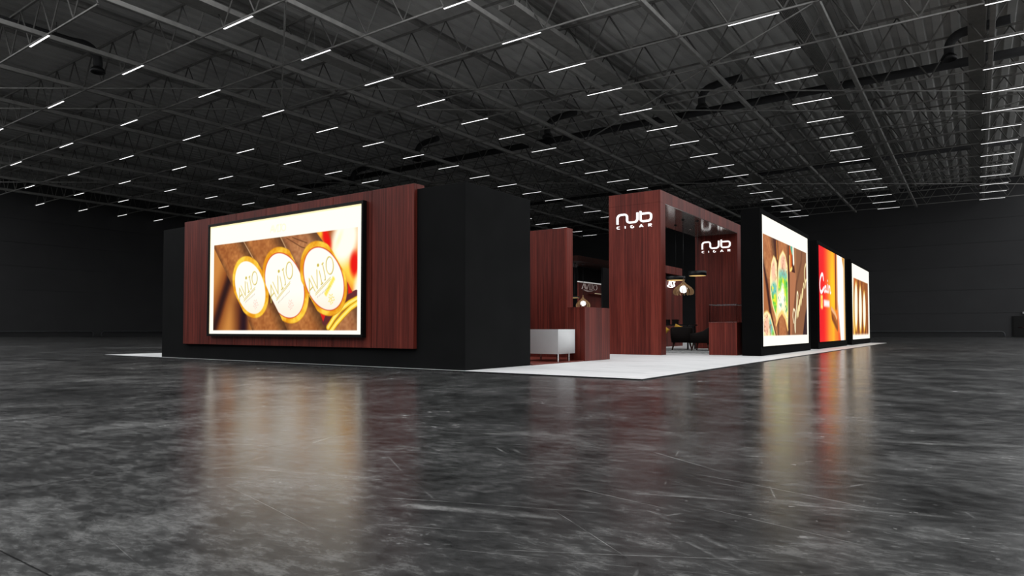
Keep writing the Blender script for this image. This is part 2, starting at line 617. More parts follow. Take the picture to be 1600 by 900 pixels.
def drop_duct(x, y, label, rz=0.0, feed=2.6):
    t = thing('duct_outlet', label, 'duct', (x, y, 0), rz, 'drooping duct outlets')
    pts = [(feed, -0.4, 16.15), (1.2, -0.2, 16.15)]
    for a in np.linspace(0, math.pi / 2, 7):
        pts.append((0.75 - 0.75 * math.sin(a), 0, 15.4 + 0.75 * math.cos(a)))
    pts.append((0, 0, 15.1))
    m = MB(); m.tube(pts, 0.23, 14); m.build('elbow_pipe', M['duct_black'], t)
    m = MB(); m.lathe([(0.23, 15.12), (0.34, 15.0), (0.38, 14.84), (0.32, 14.8), (0.24, 14.9), (0.0, 14.92)], 18); m.build('nozzle', M['black_metal'], t)
    m = MB(); m.box((1.9, -0.32, 16.4), (1.92, -0.3, ZC - 0.02)); m.build('hanger', M['steel_web'], t)
for x, y, lab in [(-0.9, 41.2, 'black drooping duct outlet near the upper right corner of the roof'),
                  (-14.1, 41.4, 'black drooping duct outlet in the roof right of the middle'),
                  (-25.6, 41.3, 'black drooping duct outlet in the roof above the wooden gateway'),
                  (-37.9, 40.6, 'black drooping duct outlet in the roof above the black box wall corner'),
                  (-49.6, 44.0, 'black drooping duct outlet in the roof above the right end of the bright poster'),
                  (-39.2, 16.6, 'black drooping duct outlet in the upper left corner of the roof')]:
    drop_duct(x, y, lab, math.radians(-90) if x < -39 and y < 20 else 0.0, 7.0 if y < 20 else 2.6)

# lamp bars: columns k from the right, rows from the front
def seen(x, y, z):
    c, s = math.cos(math.radians(YAW)), math.sin(math.radians(YAW))
    r, f, u = x * c + y * s, -x * s + y * c, z - EYE
    cp, sp = math.cos(math.radians(PITCH)), math.sin(math.radians(PITCH))
    d, v = f * cp + u * sp, -f * sp + u * cp
    if d < 1:
        return None
    return 800 + F_PX * r / d, 483.99 - F_PX * v / d
bar0 = thing('light_bar', '', 'ceiling lamp', (0, 0, 14.44))
m = MB(); m.box((0, -0.05, 0.0), (2.21, 0.05, 0.04)); m.build('housing', M['steel_web'], bar0)
m = MB(); m.box((0.015, -0.042, -0.008), (2.195, 0.042, -0.001)); m.build('tube_light', M['roof_lamp'], bar0)
first = True
for k in range(0, 10):
    n = 0
    for r, y in enumerate(ROWS):
        x = 0.54 - 9.47 * k
        a, c = seen(x, y, 14.44), seen(x + 2.21, y, 14.44)
        if a is None or c is None or c[0] < 0 or a[0] > 1600 or a[1] < -5 or x < XL + 0.3:
            continue
        o = bar0 if first else copy_tree(bar0)
        first = False
        o.location = (x, y, 14.44)
        col = 'rightmost column' if k == 0 else '%s column from the right' % ORD[k]
        o['label'] = 'thin white roof lamp, %s from the front in the %s' % (ORD[n], col)
        o['group'] = 'lamp bars under the roof'
        n += 1

# low tube guard rails along the far walls
def rail(pts, label):
    m = MB()
    m.tube(pts, 0.075, 10)
    tag(m.build('guard_rail', M['rail_grey']), label, 'guard rail', 'low guard rails at the far walls')
def rail_path(fixed, a, c, axis):
    out = []
    R = 0.3
    for s, e in ((a, 1), (c, -1)):
        arc = [(s, 0.0), (s, 0.25)] + [(s + e * R * (1 - math.cos(t)), 0.25 + R * math.sin(t)) for t in np.linspace(0.2, math.pi / 2, 5)]
        out += arc if e == 1 else arc[::-1]
    return [((fixed, p, z) if axis == 'y' else (p, fixed, z)) for p, z in out]
rail(rail_path(XL + 0.35, 14.0, 35.9, 'y'), 'low dark tube rail along the left wall, left of the gap')
rail(rail_path(XL + 0.35, 36.8, 58.0, 'y'), 'low dark tube rail along the left wall, right of the gap')
rail(rail_path(YB - 0.35, -40.0, 2.5, 'x'), 'low dark tube rail along the back wall, right of the posters')

# dark double door at the right edge, lamp over it
t = thing('door_1', None, None, (4.7, YB - 0.02, 0)); tag(t, kind='structure')
m = MB(); m.box((-1.5, -0.14, 0), (1.5, 0, 2.2)); m.build('door_frame', M['edge_black'], t)
for s in (-1, 1):
    m = MB(); m.box((s * 0.72 - 0.68, -0.18, 0.02), (s * 0.72 + 0.68, -0.14, 2.1), bevel=0.01); o = m.build('door_leaf', M['edge_black'], t)
    m = MB(); m.tube([(s * 0.12, -0.22, 1.0), (s * 0.12 + s * 0.9, -0.22, 1.0)], 0.025, 8); m.build('push_bar', plain('dark_red_bar', (0.03, 0.003, 0.004), 0.5), o)
m = MB(); m.box((4.05, YB - 0.25, 2.42), (4.75, YB - 0.002, 2.62), bevel=0.03)
tag(m.build('wall_lamp', M['exit_grey']), 'small grey wall lamp above the dark door at the right edge', 'lamp')

# ------------------------------------------------------------------ stand floor
PZ = 0.02
t = thing('display_platform', 'wide low platform of pale streaked stone carrying the whole stand', 'platform', (-12.565, 25.8, 0))
m = MB(); m.box((-8.485, -16.56, 0.004), (8.485, 16.55, PZ)); m.build('stone_top', M['stone'], t)
m = MB()
m.box((-8.497, -16.572, 0), (8.497, -16.56, PZ - 0.002)); m.box((-8.497, 16.55, 0), (8.497, 16.562, PZ - 0.002))
m.box((-8.497, -16.56, 0), (-8.485, 16.55, PZ - 0.002)); m.box((8.485, -16.56, 0), (8.497, 16.55, PZ - 0.002))
tag(m.build('edge_trim', M['edge_black'], t), 'thin black edge trim')

# raised mahogany floor beside the big black box
m = MB()
for k in range(12):
    x0 = -13.0 + k * (5.53 / 12)
    m.box((x0 + 0.002, 11.47, PZ), (x0 + 5.53 / 12 - 0.002, 14.80 if k < 11 else 13.62, PZ + 0.02))
tag(m.build('wooden_floor', M['mahogany_floor']), 'low red-brown wooden floor under the white armchair', 'floor deck')

# ------------------------------------------------------------------ big black box wall with poster
m = MB(); m.box((-17.93, 9.30, PZ + 0.001), (-7.50, 11.43, 3.43), bevel=0.01)
tag(m.build('black_box_wall', M['black_paint']), 'huge matt black box wall at the near left, carrying the largest poster', 'wall block')

m = MB()
edges = [-16.74, -15.55, -14.45, -13.285, -12.134, -10.98, -9.82, -8.67]
for a, c in zip(edges[:-1], edges[1:]):
    m.box((a + 0.007, 9.22, 0.392), (c - 0.007, 9.285, 3.525), bevel=0.003)
m.box((-16.74, 9.284, 0.395), (-8.672, 9.298, 3.525))
m.box((-16.74, 9.298, 3.434), (-8.672, 9.49, 3.525))
o = m.build('wood_cladding', M['mahogany'])
tag(o, 'wide panel of seven upright mahogany boards behind the largest poster', 'wall panel')


# ---- poster pictures: printed colours on a fine mesh, lit from behind
def sstep(a, c, x):
    t = np.clip((x - a) / (c - a), 0, 1)
    return t * t * (3 - 2 * t)


class Paint:
    def __init__(self, x0, x1, z0, z1, nx, nz):
        self.nx, self.nz = nx, nz
        self.xs, self.zs = np.linspace(x0, x1, nx), np.linspace(z0, z1, nz)
        self.X, self.Z = np.meshgrid(self.xs, self.zs)
        self.px = max((x1 - x0) / nx, (z1 - z0) / nz)
        self.img = np.ones((nz, nx, 3)) * np.array([254, 250, 237.0])
        rng = np.random.default_rng(3)
        def layer(s):
            g = rng.random((int((z1 - z0) / s) + 3, int((x1 - x0) / s) + 3))
            fx, fz = (self.X - x0) / s, (self.Z - z0) / s
            ix, iz = fx.astype(int), fz.astype(int)
            u, v = fx - ix, fz - iz
            return (g[iz, ix] * (1 - u) + g[iz, ix + 1] * u) * (1 - v) + (g[iz + 1, ix] * (1 - u) + g[iz + 1, ix + 1] * u) * v
        self.grain = layer(0.05) * 0.4 + layer(0.12) * 0.35 + layer(0.4) * 0.25 - 0.5

    def put(self, col, mask):
        c = np.array(col, float)
        self.img = self.img * (1 - mask[..., None]) + c * mask[..., None]

    def ell(self, cx, cz, a, bb, ang, soft=0.02):
        t = math.radians(ang)
        dx, dz = self.X - cx, self.Z - cz
        p = dx * math.sin(t) + dz * math.cos(t)
        q = dx * math.cos(t) - dz * math.sin(t)
        r = np.sqrt((p / a) ** 2 + (q / bb) ** 2)
        return 1 - sstep(1 - soft / min(a, bb), 1 + soft / min(a, bb), r)

    def dist(self, pts):
        d = np.full(self.X.shape, 1e9)
        for (x0, z0), (x1, z1) in zip(pts[:-1], pts[1:]):
            vx, vz = x1 - x0, z1 - z0
            t = np.clip(((self.X - x0) * vx + (self.Z - z0) * vz) / max(vx * vx + vz * vz, 1e-9), 0, 1)
            d = np.minimum(d, np.hypot(self.X - x0 - t * vx, self.Z - z0 - t * vz))
        return d

    def line(self, pts, w, soft=None):
        s = soft or self.px
        return 1 - sstep(w / 2 - s * 0.3, w / 2 + s, self.dist(pts))

    def curve(self, pts, w, soft=None):
        p = [np.array(q, float) for q in pts]
        p = [2 * p[0] - p[1]] + p + [2 * p[-1] - p[-2]]
        out = []
        for a, b_, c, d in zip(p[:-3], p[1:-2], p[2:-1], p[3:]):
            for t in np.linspace(0, 1, 5)[:-1]:
                out.append(tuple(0.5 * (2 * b_ + (c - a) * t + (2 * a - 5 * b_ + 4 * c - d) * t * t + (3 * b_ - a - 3 * c + d) * t ** 3)))
        return self.line(out + [tuple(p[-2])], w, soft)

    def right(self, pts, soft=0.02):
        """1 to the right of a polyline that runs from top to bottom"""
        p = sorted(pts, key=lambda q: q[1])
        xx = np.interp(self.zs, [q[1] for q in p], [q[0] for q in p])[:, None]
        return sstep(-soft, soft, self.X - xx)

    def rect(self, x0, x1, z0, z1, s=0.01):
        return (sstep(x0 - s, x0 + s, self.X) * (1 - sstep(x1 - s, x1 + s, self.X)) *
                sstep(z0 - s, z0 + s, self.Z) * (1 - sstep(z1 - s, z1 + s, self.Z)))

    def poly(self, pts, soft=0.015):
        inside = np.zeros(self.X.shape, bool)
        n = len(pts)
        for i in range(n):
            (xa, za), (xb, zb) = pts[i], pts[(i + 1) % n]
            if abs(za - zb) < 1e-9:
                continue
            c = (za > self.Z) != (zb > self.Z)
            inside ^= c & (self.X < (xb - xa) * (self.Z - za) / (zb - za) + xa)
        d = self.dist(list(pts) + [pts[0]])
        sd = np.where(inside, d, -d)
        return sstep(-soft, soft, sd)

    def mesh(self, name, mat, place, parent=None):
        nx, nz = self.nx, self.nz
        co = place(self.X.ravel(), self.Z.ravel())
        me = bpy.data.meshes.new(name)
        idx = np.arange(nx * nz).reshape(nz, nx)
        q = np.stack([idx[:-1, :-1], idx[:-1, 1:], idx[1:, 1:], idx[1:, :-1]], -1).reshape(-1, 4)
        me.vertices.add(nx * nz)
        me.vertices.foreach_set('co', co.astype(np.float32).ravel())
        me.loops.add(q.size)
        me.loops.foreach_set('vertex_index', q.astype(np.int32).ravel())
        me.polygons.add(len(q))
        me.polygons.foreach_set('loop_start', np.arange(0, q.size, 4, dtype=np.int32))
        me.update(calc_edges=True)
        at = me.color_attributes.new('print', 'FLOAT_COLOR', 'POINT')
        c = np.clip(self.img / 255.0, 0, 1)
        c = np.where(c <= 0.04045, c / 12.92, ((c + 0.055) / 1.055) ** 2.4)
        rgba = np.concatenate([c.reshape(-1, 3), np.ones((nx * nz, 1))], 1)
        at.data.foreach_set('color', rgba.astype(np.float32).ravel())
        me.materials.append(mat)
        o = bpy.data.objects.new(name, me)
        COL.objects.link(o)
        if parent is not None:
            o.parent = parent
        return o


def poster_mat():
    m, nt, b = new_mat('backlit_print')
    a = N(nt, 'ShaderNodeAttribute', attribute_name='print')
    b.inputs['Base Color'].default_value = (0.01, 0.01, 0.01, 1)
    b.inputs['Roughness'].default_value = 0.5
    b.inputs['Specular IOR Level'].default_value = 0.03
    nt.links.new(a.outputs['Color'], b.inputs['Emission Color'])
    b.inputs['Emission Strength'].default_value = SCREEN_POWER
    return m
M['print'] = poster_mat()

LETTERS = {'A': [[(0, 0), (0.5, 1), (1, 0)], [(0.2, 0.35), (0.8, 0.35)]], 'V': [[(0, 1), (0.5, 0), (1, 1)]],
           'I': [[(0.5, 0), (0.5, 1)], [(0.25, 0), (0.75, 0)], [(0.25, 1), (0.75, 1)]],
           'i': [[(0.5, 0), (0.5, 0.8)], [(0.25, 0), (0.75, 0)]],
           'J': [[(0.6, 1), (0.6, 0.2), (0.45, 0.02), (0.15, 0.04)], [(0.3, 1), (0.9, 1)]],
           'O': [[(0.5 + 0.5 * math.cos(t), 0.5 + 0.5 * math.sin(t)) for t in np.linspace(0, 2 * math.pi, 25)]]}


def write(P, text, org, base, up, col, w, adv):
    """letters along the base vector (whole word), up vector = letter height"""
    for ch, (s, wd) in zip(text, adv):
        for st in LETTERS[ch]:
            pts = [(org[0] + base[0] * (s + u * wd) + up[0] * v, org[1] + base[1] * (s + u * wd) + up[1] * v) for u, v in st]
            P.put(col, P.line(pts, w) * 0.85)


def cigar_shade(P, ml, mr, cols, dark=0.55):
    """tobacco brown between two edge masks' polylines"""
    p1, p2 = sorted(ml, key=lambda q: q[1]), sorted(mr, key=lambda q: q[1])
    xl = np.interp(P.zs, [q[1] for q in p1], [q[0] for q in p1])[:, None]
    xr = np.interp(P.zs, [q[1] for q in p2], [q[0] for q in p2])[:, None]
    u = np.clip((P.X - xl) / np.maximum(xr - xl, 1e-6), 0, 1)
    f = np.clip(0.5 + (u - 0.45) * 0.0 + P.grain * 1.1, 0, 1)
    c = np.array(cols[0])[None, None] * (1 - f[..., None]) + np.array(cols[1])[None, None] * f[..., None]
    edge = 1 - (1 - dark) * (sstep(0.62, 1.0, u) + (1 - sstep(0.0, 0.16, u)) * 0.6)
    m = P.right(ml, 0.012) * (1 - P.right(mr, 0.012))
    P.img = P.img * (1 - m[..., None]) + c * edge[..., None] * m[..., None]


def paint_large():
    P = Paint(-15.52, -10.083, 0.655, 3.29, 460, 230)
    pic = P.rect(-15.35, -10.215, 0.737, 2.825, 0.008)
    white = P.img.copy()
    # blurred cigars on the left
    P.put((196, 128, 58), np.ones(P.X.shape))
    P.put((120, 58, 20), 1 - sstep(0, 0.55, P.dist([(-14.65, 2.1), (-15.0, 1.47), (-15.4, 0.6)])))
    P.put((40, 12, 10), 1 - sstep(0.0, 0.22, P.dist([(-14.68, 1.98), (-14.97, 1.47), (-15.3, 0.8)])))
    P.put((90, 40, 16), 1 - sstep(0.0, 0.55, P.dist([(-14.2, 1.3), (-14.15, 0.7)])))
    P.put((34, 8, 20), 1 - sstep(0.0, 0.25, P.dist([(-14.08, 1.2), (-14.1, 0.65)])))
    e01 = [(-15.45, 2.9), (-15.337, 2.738), (-14.553, 1.784), (-13.94, 1.041), (-13.70, 0.65)]
    e12 = [(-14.20, 2.95), (-14.131, 2.839), (-13.265, 1.879), (-13.05, 1.55), (-12.651, 1.062), (-12.38, 0.65)]
    e23 = [(-12.80, 2.92), (-12.737, 2.838), (-12.114, 2.011), (-11.738, 1.571), (-11.348, 1.095), (-11.0, 0.65)]
    e3r = [(-11.60, 2.95), (-11.524, 2.852), (-11.05, 2.39), (-10.48, 1.673), (-10.10, 1.2), (-9.9, 0.65)]
    # bright blurred background, upper right
    rb = P.right(e3r, 0.03)
    P.put((222, 120, 30), rb)
    P.put((150, 60, 10), rb * (1 - sstep(0.0, 0.25, P.dist([(-11.0, 2.85), (-11.05, 2.5)]))))
    P.put((250, 205, 70), rb * (1 - sstep(0.02, 0.34, P.dist([(-10.95, 2.36), (-10.3, 1.8)]))))
    P.put((255, 250, 232), rb * P.ell(-10.60, 2.60, 0.52, 0.40, 25, 0.16))
    P.put((255, 246, 160), rb * P.ell(-10.78, 2.62, 0.16, 0.05, 30, 0.06) * 0.5)
    P.put((228, 8, 4), rb * P.ell(-11.16, 2.66, 0.24, 0.10, -25, 0.06))
    P.put((250, 190, 50), rb * P.ell(-11.38, 2.82, 0.10, 0.06, -20, 0.05))
    P.put((225, 10, 4), rb * P.ell(-10.30, 2.08, 0.24, 0.13, 0, 0.07))
    P.put((255, 240, 215), rb * P.ell(-10.12, 1.55, 0.45, 0.20, 10, 0.08))
    br = ((134, 70, 28), (204, 134, 72))
    cigar_shade(P, e01, e12, br)
    cigar_shade(P, e12, e23, br)
    cigar_shade(P, e23, e3r, ((138, 80, 46), (198, 138, 88)))
    P.put((226, 186, 142), P.line(e12[:4], 0.02) * 0.6 * (P.Z > 1.9))
    P.put((226, 186, 142), P.line(e23[:3], 0.02) * 0.6 * (P.Z > 1.9))
    for pts in ([(-12.5, 2.78), (-12.0, 2.55), (-11.7, 2.47)], [(-12.3, 2.78), (-11.8, 2.62)]):
        P.put((92, 52, 26), P.line(pts, 0.015) * 0.8)
    # dark strip and golden rings below the third band
    P.put((92, 38, 40), P.line([(-10.25, 1.47), (-10.72, 1.30), (-11.2, 0.93)], 0.17))
    P.put((212, 24, 18), P.poly([(-11.36, 1.12), (-11.18, 1.06), (-11.25, 0.92)]))
    P.put((216, 26, 20), P.poly([(-10.50, 1.72), (-10.36, 1.51), (-10.48, 1.48)]))
    for ring in ([(-10.2, 1.385), (-10.45, 1.30), (-10.711, 1.167), (-10.92, 0.99), (-11.095, 0.80)],
                 [(-10.18, 1.30), (-10.40, 1.20), (-10.638, 1.037), (-10.84, 0.88), (-11.008, 0.72)]):
        P.put((176, 118, 8), P.line(ring, 0.115))
        P.put((250, 206, 56), P.line(ring, 0.085))
        P.put((255, 240, 150), P.line(ring, 0.03) * 0.7)
    # the three cigar bands
    bands = [((-13.845, 1.75, 0.82, 0.606, -42.4), (-13.856, 1.738, 0.700, 0.500, -41.8), ((-14.202, 1.583), (-13.593, 1.967)), False),
             ((-12.557, 1.748, 0.967, 0.705, -41.8), (-12.58, 1.742, 0.815, 0.585, -41.8), ((-12.976, 1.546), (-12.304, 2.06)), True),
             ((-11.274, 1.84, 0.896, 0.648, -39.7), (-11.262, 1.832, 0.755, 0.535, -41.9), ((-11.636, 1.634), (-10.965, 2.093)), True)]
    cuts = [(e01, e12), (e12, e23), (e23, e3r)]
    for (o, i, (pa, po), red), (cl, cr) in zip(bands, cuts):
        keep = P.right([(x - 0.05, z) for x, z in cl], 0.01) * (1 - P.right([(x + 0.08, z) for x, z in cr], 0.01) * (P.Z > o[1] - 0.1))
        mo = P.ell(*o, 0.012) * keep
        g = np.clip(0.5 + P.grain * 1.4 + 0.35 * np.sin((P.X - P.Z) * 9), 0, 1)
        gold = np.array((222, 142, 14.0)) * (1 - g[..., None]) + np.array((250, 208, 70.0)) * g[..., None]
        P.img = P.img * (1 - mo[..., None]) + gold * mo[..., None]
        P.put((170, 100, 14), (P.ell(*o, 0.008) - P.ell(o[0], o[1], o[2] - 0.012, o[3] - 0.012, o[4], 0.008)).clip(0, 1) * keep * 0.5)
        if red:
            P.put((196, 40, 16), P.ell(i[0], i[1], i[2] + 0.02, i[3] + 0.02, i[4], 0.01) * keep)
        mi = P.ell(*i, 0.012) * keep
        P.put((250, 246, 236), mi)
        P.put((244, 230, 208), mi * (1 - sstep(i[1] - 0.7, i[1] - 0.1, P.Z)) * 0.8)
        bv = (po[0] - pa[0], po[1] - pa[1])
        up = (-0.11, 0.34) if red else (-0.09, 0.28)
        org = (pa[0] - bv[0] * 0.10, pa[1] - bv[1] * 0.10 - 0.13)
        adv = [(0.0, 0.26), (0.24, 0.26), (0.50, 0.18), (0.70, 0.12), (0.88, 0.30)]
        word = 'AViJO'
        write(P, word, (org[0] + 0.012, org[1] - 0.012), bv, up, (140, 132, 60), 0.006, adv)
        write(P, word, org, bv, up, (232, 206, 100), 0.010, adv)
        dot = (org[0] + bv[0] * 0.59 + up[0] * 1.15, org[1] + bv[1] * 0.59 + up[1] * 1.15)
        P.put((196, 176, 70), P.ell(dot[0], dot[1], 0.035, 0.035, 0, 0.012))
        for off in (0.07, 0.11):
            ln = [(org[0] + bv[0] * s, org[1] + bv[1] * s - off) for s in (0.30, 0.42, 1.0)]
            P.put((206, 186, 96), P.line(ln, 0.010) * 0.8)
        fc = (232, 206, 40) if bv[0] > 0.66 and pa[0] > -12 else (236, 190, 176)
        c0 = (pa[0] + bv[0] * 0.95, pa[1] - 0.24)
        for q in range(16):
            a = q * 2.4
            rr = 0.022 * math.sqrt(q) * 1.15
            P.put(fc, P.ell(c0[0] + rr * math.cos(a), c0[1] + rr * 1.1 * math.sin(a), 0.016, 0.012, a * 40, 0.01) * 0.8)
        if pa[0] > -12:
            for q in range(8):
                P.put((240, 214, 40), P.ell(-11.18 + 0.035 * q, 1.50 + 0.045 * q, 0.05, 0.03, -40, 0.02) * 0.75)
        for q in range(9):
            sx, sz = pa[0] + bv[0] * (0.30 + 0.07 * q), pa[1] - 0.20 + bv[1] * (0.07 * q) * 0.8
            P.put((150, 136, 110), P.line([(sx, sz), (sx + 0.012, sz + 0.03)], 0.008) * 0.5)
    img = P.img
    P.img = white * (1 - pic[..., None]) + img * pic[..., None]
    # pale word on the header
    write(P, 'AVIJO', (-13.10, 2.955), (0.56, 0), (0, 0.15), (243, 238, 196), 0.014,
          [(0.0, 0.24), (0.20, 0.24), (0.42, 0.16), (0.58, 0.16), (0.74, 0.26)])
    P.put((255, 232, 150), P.rect(-15.6, -10.0, 3.255, 3.30, 0.012) * 0.55)
    P.put((255, 236, 170), P.rect(-15.6, -15.49, 0.6, 3.3, 0.012) * 0.5)
    return P


def paint_bands():
    P = Paint(19.21, 25.39, 0.285, 3.99, 300, 200)
    white = P.img.copy()
    pic = P.rect(19.31, 25.15, 0.58, 3.46, 0.01)
    P.put((70, 26, 12), np.ones(P.X.shape))
    c01 = [(18.9, 3.5), (19.326, 2.628), (19.731, 2.124), (20.046, 1.283), (20.703, 0.58)]
    c0r = [(20.30, 3.6), (20.62, 2.905), (20.85, 2.2), (20.85, 0.5)]
    # left blurred cigar and first cigar
    P.put((168, 100, 54), 1 - P.right([(19.2, 3.5), (19.5, 2.2), (19.95, 1.3), (20.5, 0.5)], 0.10))
    P.put((60, 20, 10), P.line([(19.3, 2.7), (19.7, 2.1), (20.05, 1.25), (20.65, 0.6)], 0.10, 0.10))
    cigar_shade(P, [(19.0, 3.6), (19.40, 2.62), (19.82, 2.05), (20.2, 1.2), (20.8, 0.5)], [(20.40, 3.6), (20.78, 2.8), (21.0, 2.2), (20.95, 0.5)], ((150, 84, 44), (208, 140, 88)))
    P.put((210, 130, 50), P.line([(20.9, 3.4), (20.95, 2.9)], 0.06, 0.05))
    cigar_shade(P, [(21.0, 3.6), (21.0, 0.5)], [(22.64, 3.6), (22.37, 2.53), (22.32, 0.5)], ((156, 88, 46), (200, 132, 82)))
    # leaf details on top between the cigars
    P.put((214, 96, 30), P.line([(22.75, 3.35), (22.70, 2.75)], 0.30, 0.1))
    P.put((250, 216, 120), P.line([(22.60, 3.1), (22.62, 2.62), (22.9, 2.75)], 0.08, 0.05))
    P.put((176, 112, 74), P.right([(22.45, 3.0), (22.5, 2.6), (22.5, 0.4)], 0.05) * (P.Z < 2.62))
    # box side and wrapped bundle on the right
    P.put((160, 104, 64), P.right([(23.25, 3.6), (23.22, 2.85), (23.50, 2.35), (22.9, 0.4)], 0.04))
    P.put((84, 40, 20), P.line([(24.42, 3.4), (24.3, 3.05), (23.55, 2.3), (23.2, 1.5)], 0.10, 0.10) * 0.75)
    P.put((48, 16, 12), 1 - sstep(0.03, 0.16, P.dist([(22.44, 2.5), (22.40, 1.5), (22.42, 0.5)])))
    P.put((120, 78, 52), P.right([(23.55, 2.35), (22.98, 1.2), (22.7, 0.4)], 0.05) * 0.6)
    P.put((44, 20, 26), P.right([(25.2, 1.7), (24.80, 1.2), (24.33, 0.4)], 0.04))
    P.put((90, 180, 150), P.line([(22.80, 3.45), (22.98, 3.28)], 0.16, 0.06))
    P.put((255, 250, 232), P.line([(23.10, 3.46), (23.15, 2.95)], 0.16, 0.06))

    def lens(pts, pinks, teals, greens, whites):
        mo = P.poly(pts, 0.04)
        P.put((255, 236, 176), mo)
        inner = P.poly(pts, 0.04) * sstep(0.05, 0.13, np.where(mo > 0.5, P.dist(list(pts) + [pts[0]]), 0))
        sw = P.grain + 0.12 * np.sin(P.X * 9 + P.Z * 6 + 5 * P.grain)
        for lst, col, rad in ((pinks, (244, 190, 160), 0.19), (greens, (120, 206, 60), 0.32), (teals, (110, 190, 176), 0.24), (whites, (255, 246, 232), 0.28)):
            for (x, z, sx, sz) in lst:
                P.put(col, inner * P.ell(x, z, sz, sx, 0, 0.12))
        zt = max(z for _, z in pts)
        low = inner * sstep(0.75, 0.95, zt - P.Z)
        P.put((250, 236, 40), low * sstep(0.10, 0.2, sw) * 0.85)
        P.put((30, 140, 96), low * sstep(0.12, 0.2, -sw) * 0.6)
        P.put((178, 110, 80), inner * (1 - sstep(0.7, 0.85, zt - P.Z)) * sstep(0.08, 0.14, P.grain) * 0.6)
        P.put((214, 150, 40), (mo - P.poly(pts, 0.015) * sstep(0.0, 0.05, np.where(mo > 0.5, P.dist(list(pts) + [pts[0]]), 0))).clip(0, 1) * 0.6)
    lens([(20.487, 2.94), (20.22, 2.70), (20.046, 2.256), (20.075, 1.8), (20.30, 1.45), (20.636, 1.15), (20.80, 0.95), (20.93, 1.5), (20.93, 2.3), (20.907, 2.75), (20.72, 2.9)],
         [(20.47, 2.5, 0.22, 0.32)], [(20.55, 1.95, 0.3, 0.2)], [(20.55, 1.55, 0.35, 0.35)], [])
    lens([(21.671, 3.22), (21.25, 3.0), (21.02, 2.6), (20.92, 1.96), (20.80, 1.3), (20.717, 0.879), (21.066, 1.141), (21.47, 1.279), (21.922, 1.106), (22.219, 0.739), (22.33, 1.3), (22.343, 2.031), (22.276, 2.772), (22.0, 3.1)],
         [(21.70, 2.80, 0.32, 0.28)], [(21.70, 2.46, 0.6, 0.13)], [(21.65, 2.1, 0.7, 0.28), (22.2, 1.9, 0.2, 0.5)], [(21.35, 1.62, 0.40, 0.32), (21.6, 1.9, 0.22, 0.3)])
    lens([(19.2, 1.05), (19.40, 1.25), (19.694, 1.30), (20.044, 1.2), (20.40, 0.85), (20.72, 0.5), (19.2, 0.5)],
         [(19.63, 0.86, 0.26, 0.28)], [(20.14, 0.90, 0.2, 0.25)], [(20.45, 0.64, 0.28, 0.2)], [])
    P.put((255, 206, 120), P.line([(20.73, 0.9), (21.066, 1.16), (21.47, 1.30), (21.90, 1.12), (22.22, 0.76)], 0.08, 0.05))
    # flowing script across the box
    s = [(23.06, 0.98), (22.95, 1.2), (23.08, 1.42), (23.30, 1.30), (23.20, 0.95), (23.27, 0.66), (23.34, 1.0), (23.52, 1.6), (23.62, 2.0), (23.76, 1.9), (23.60, 1.5), (23.55, 1.15),
         (23.80, 1.55), (23.72, 1.2), (24.0, 1.75), (23.95, 1.4), (24.2, 1.95), (24.2, 1.6), (24.45, 2.15), (24.45, 1.85), (24.66, 2.35), (24.85, 2.2), (25.02, 2.5)]
    P.put((250, 232, 170), P.curve(s, 0.05, 0.03))
    P.put((250, 232, 170), P.curve([(25.05, 3.05), (24.84, 2.85), (24.80, 2.6), (24.92, 2.42), (25.08, 2.5)], 0.07, 0.03))
    P.put((255, 252, 225), P.curve(s[:10], 0.025, 0.02))
    img = P.img
    P.img = white * (1 - pic[..., None]) + img * pic[..., None]
    return P


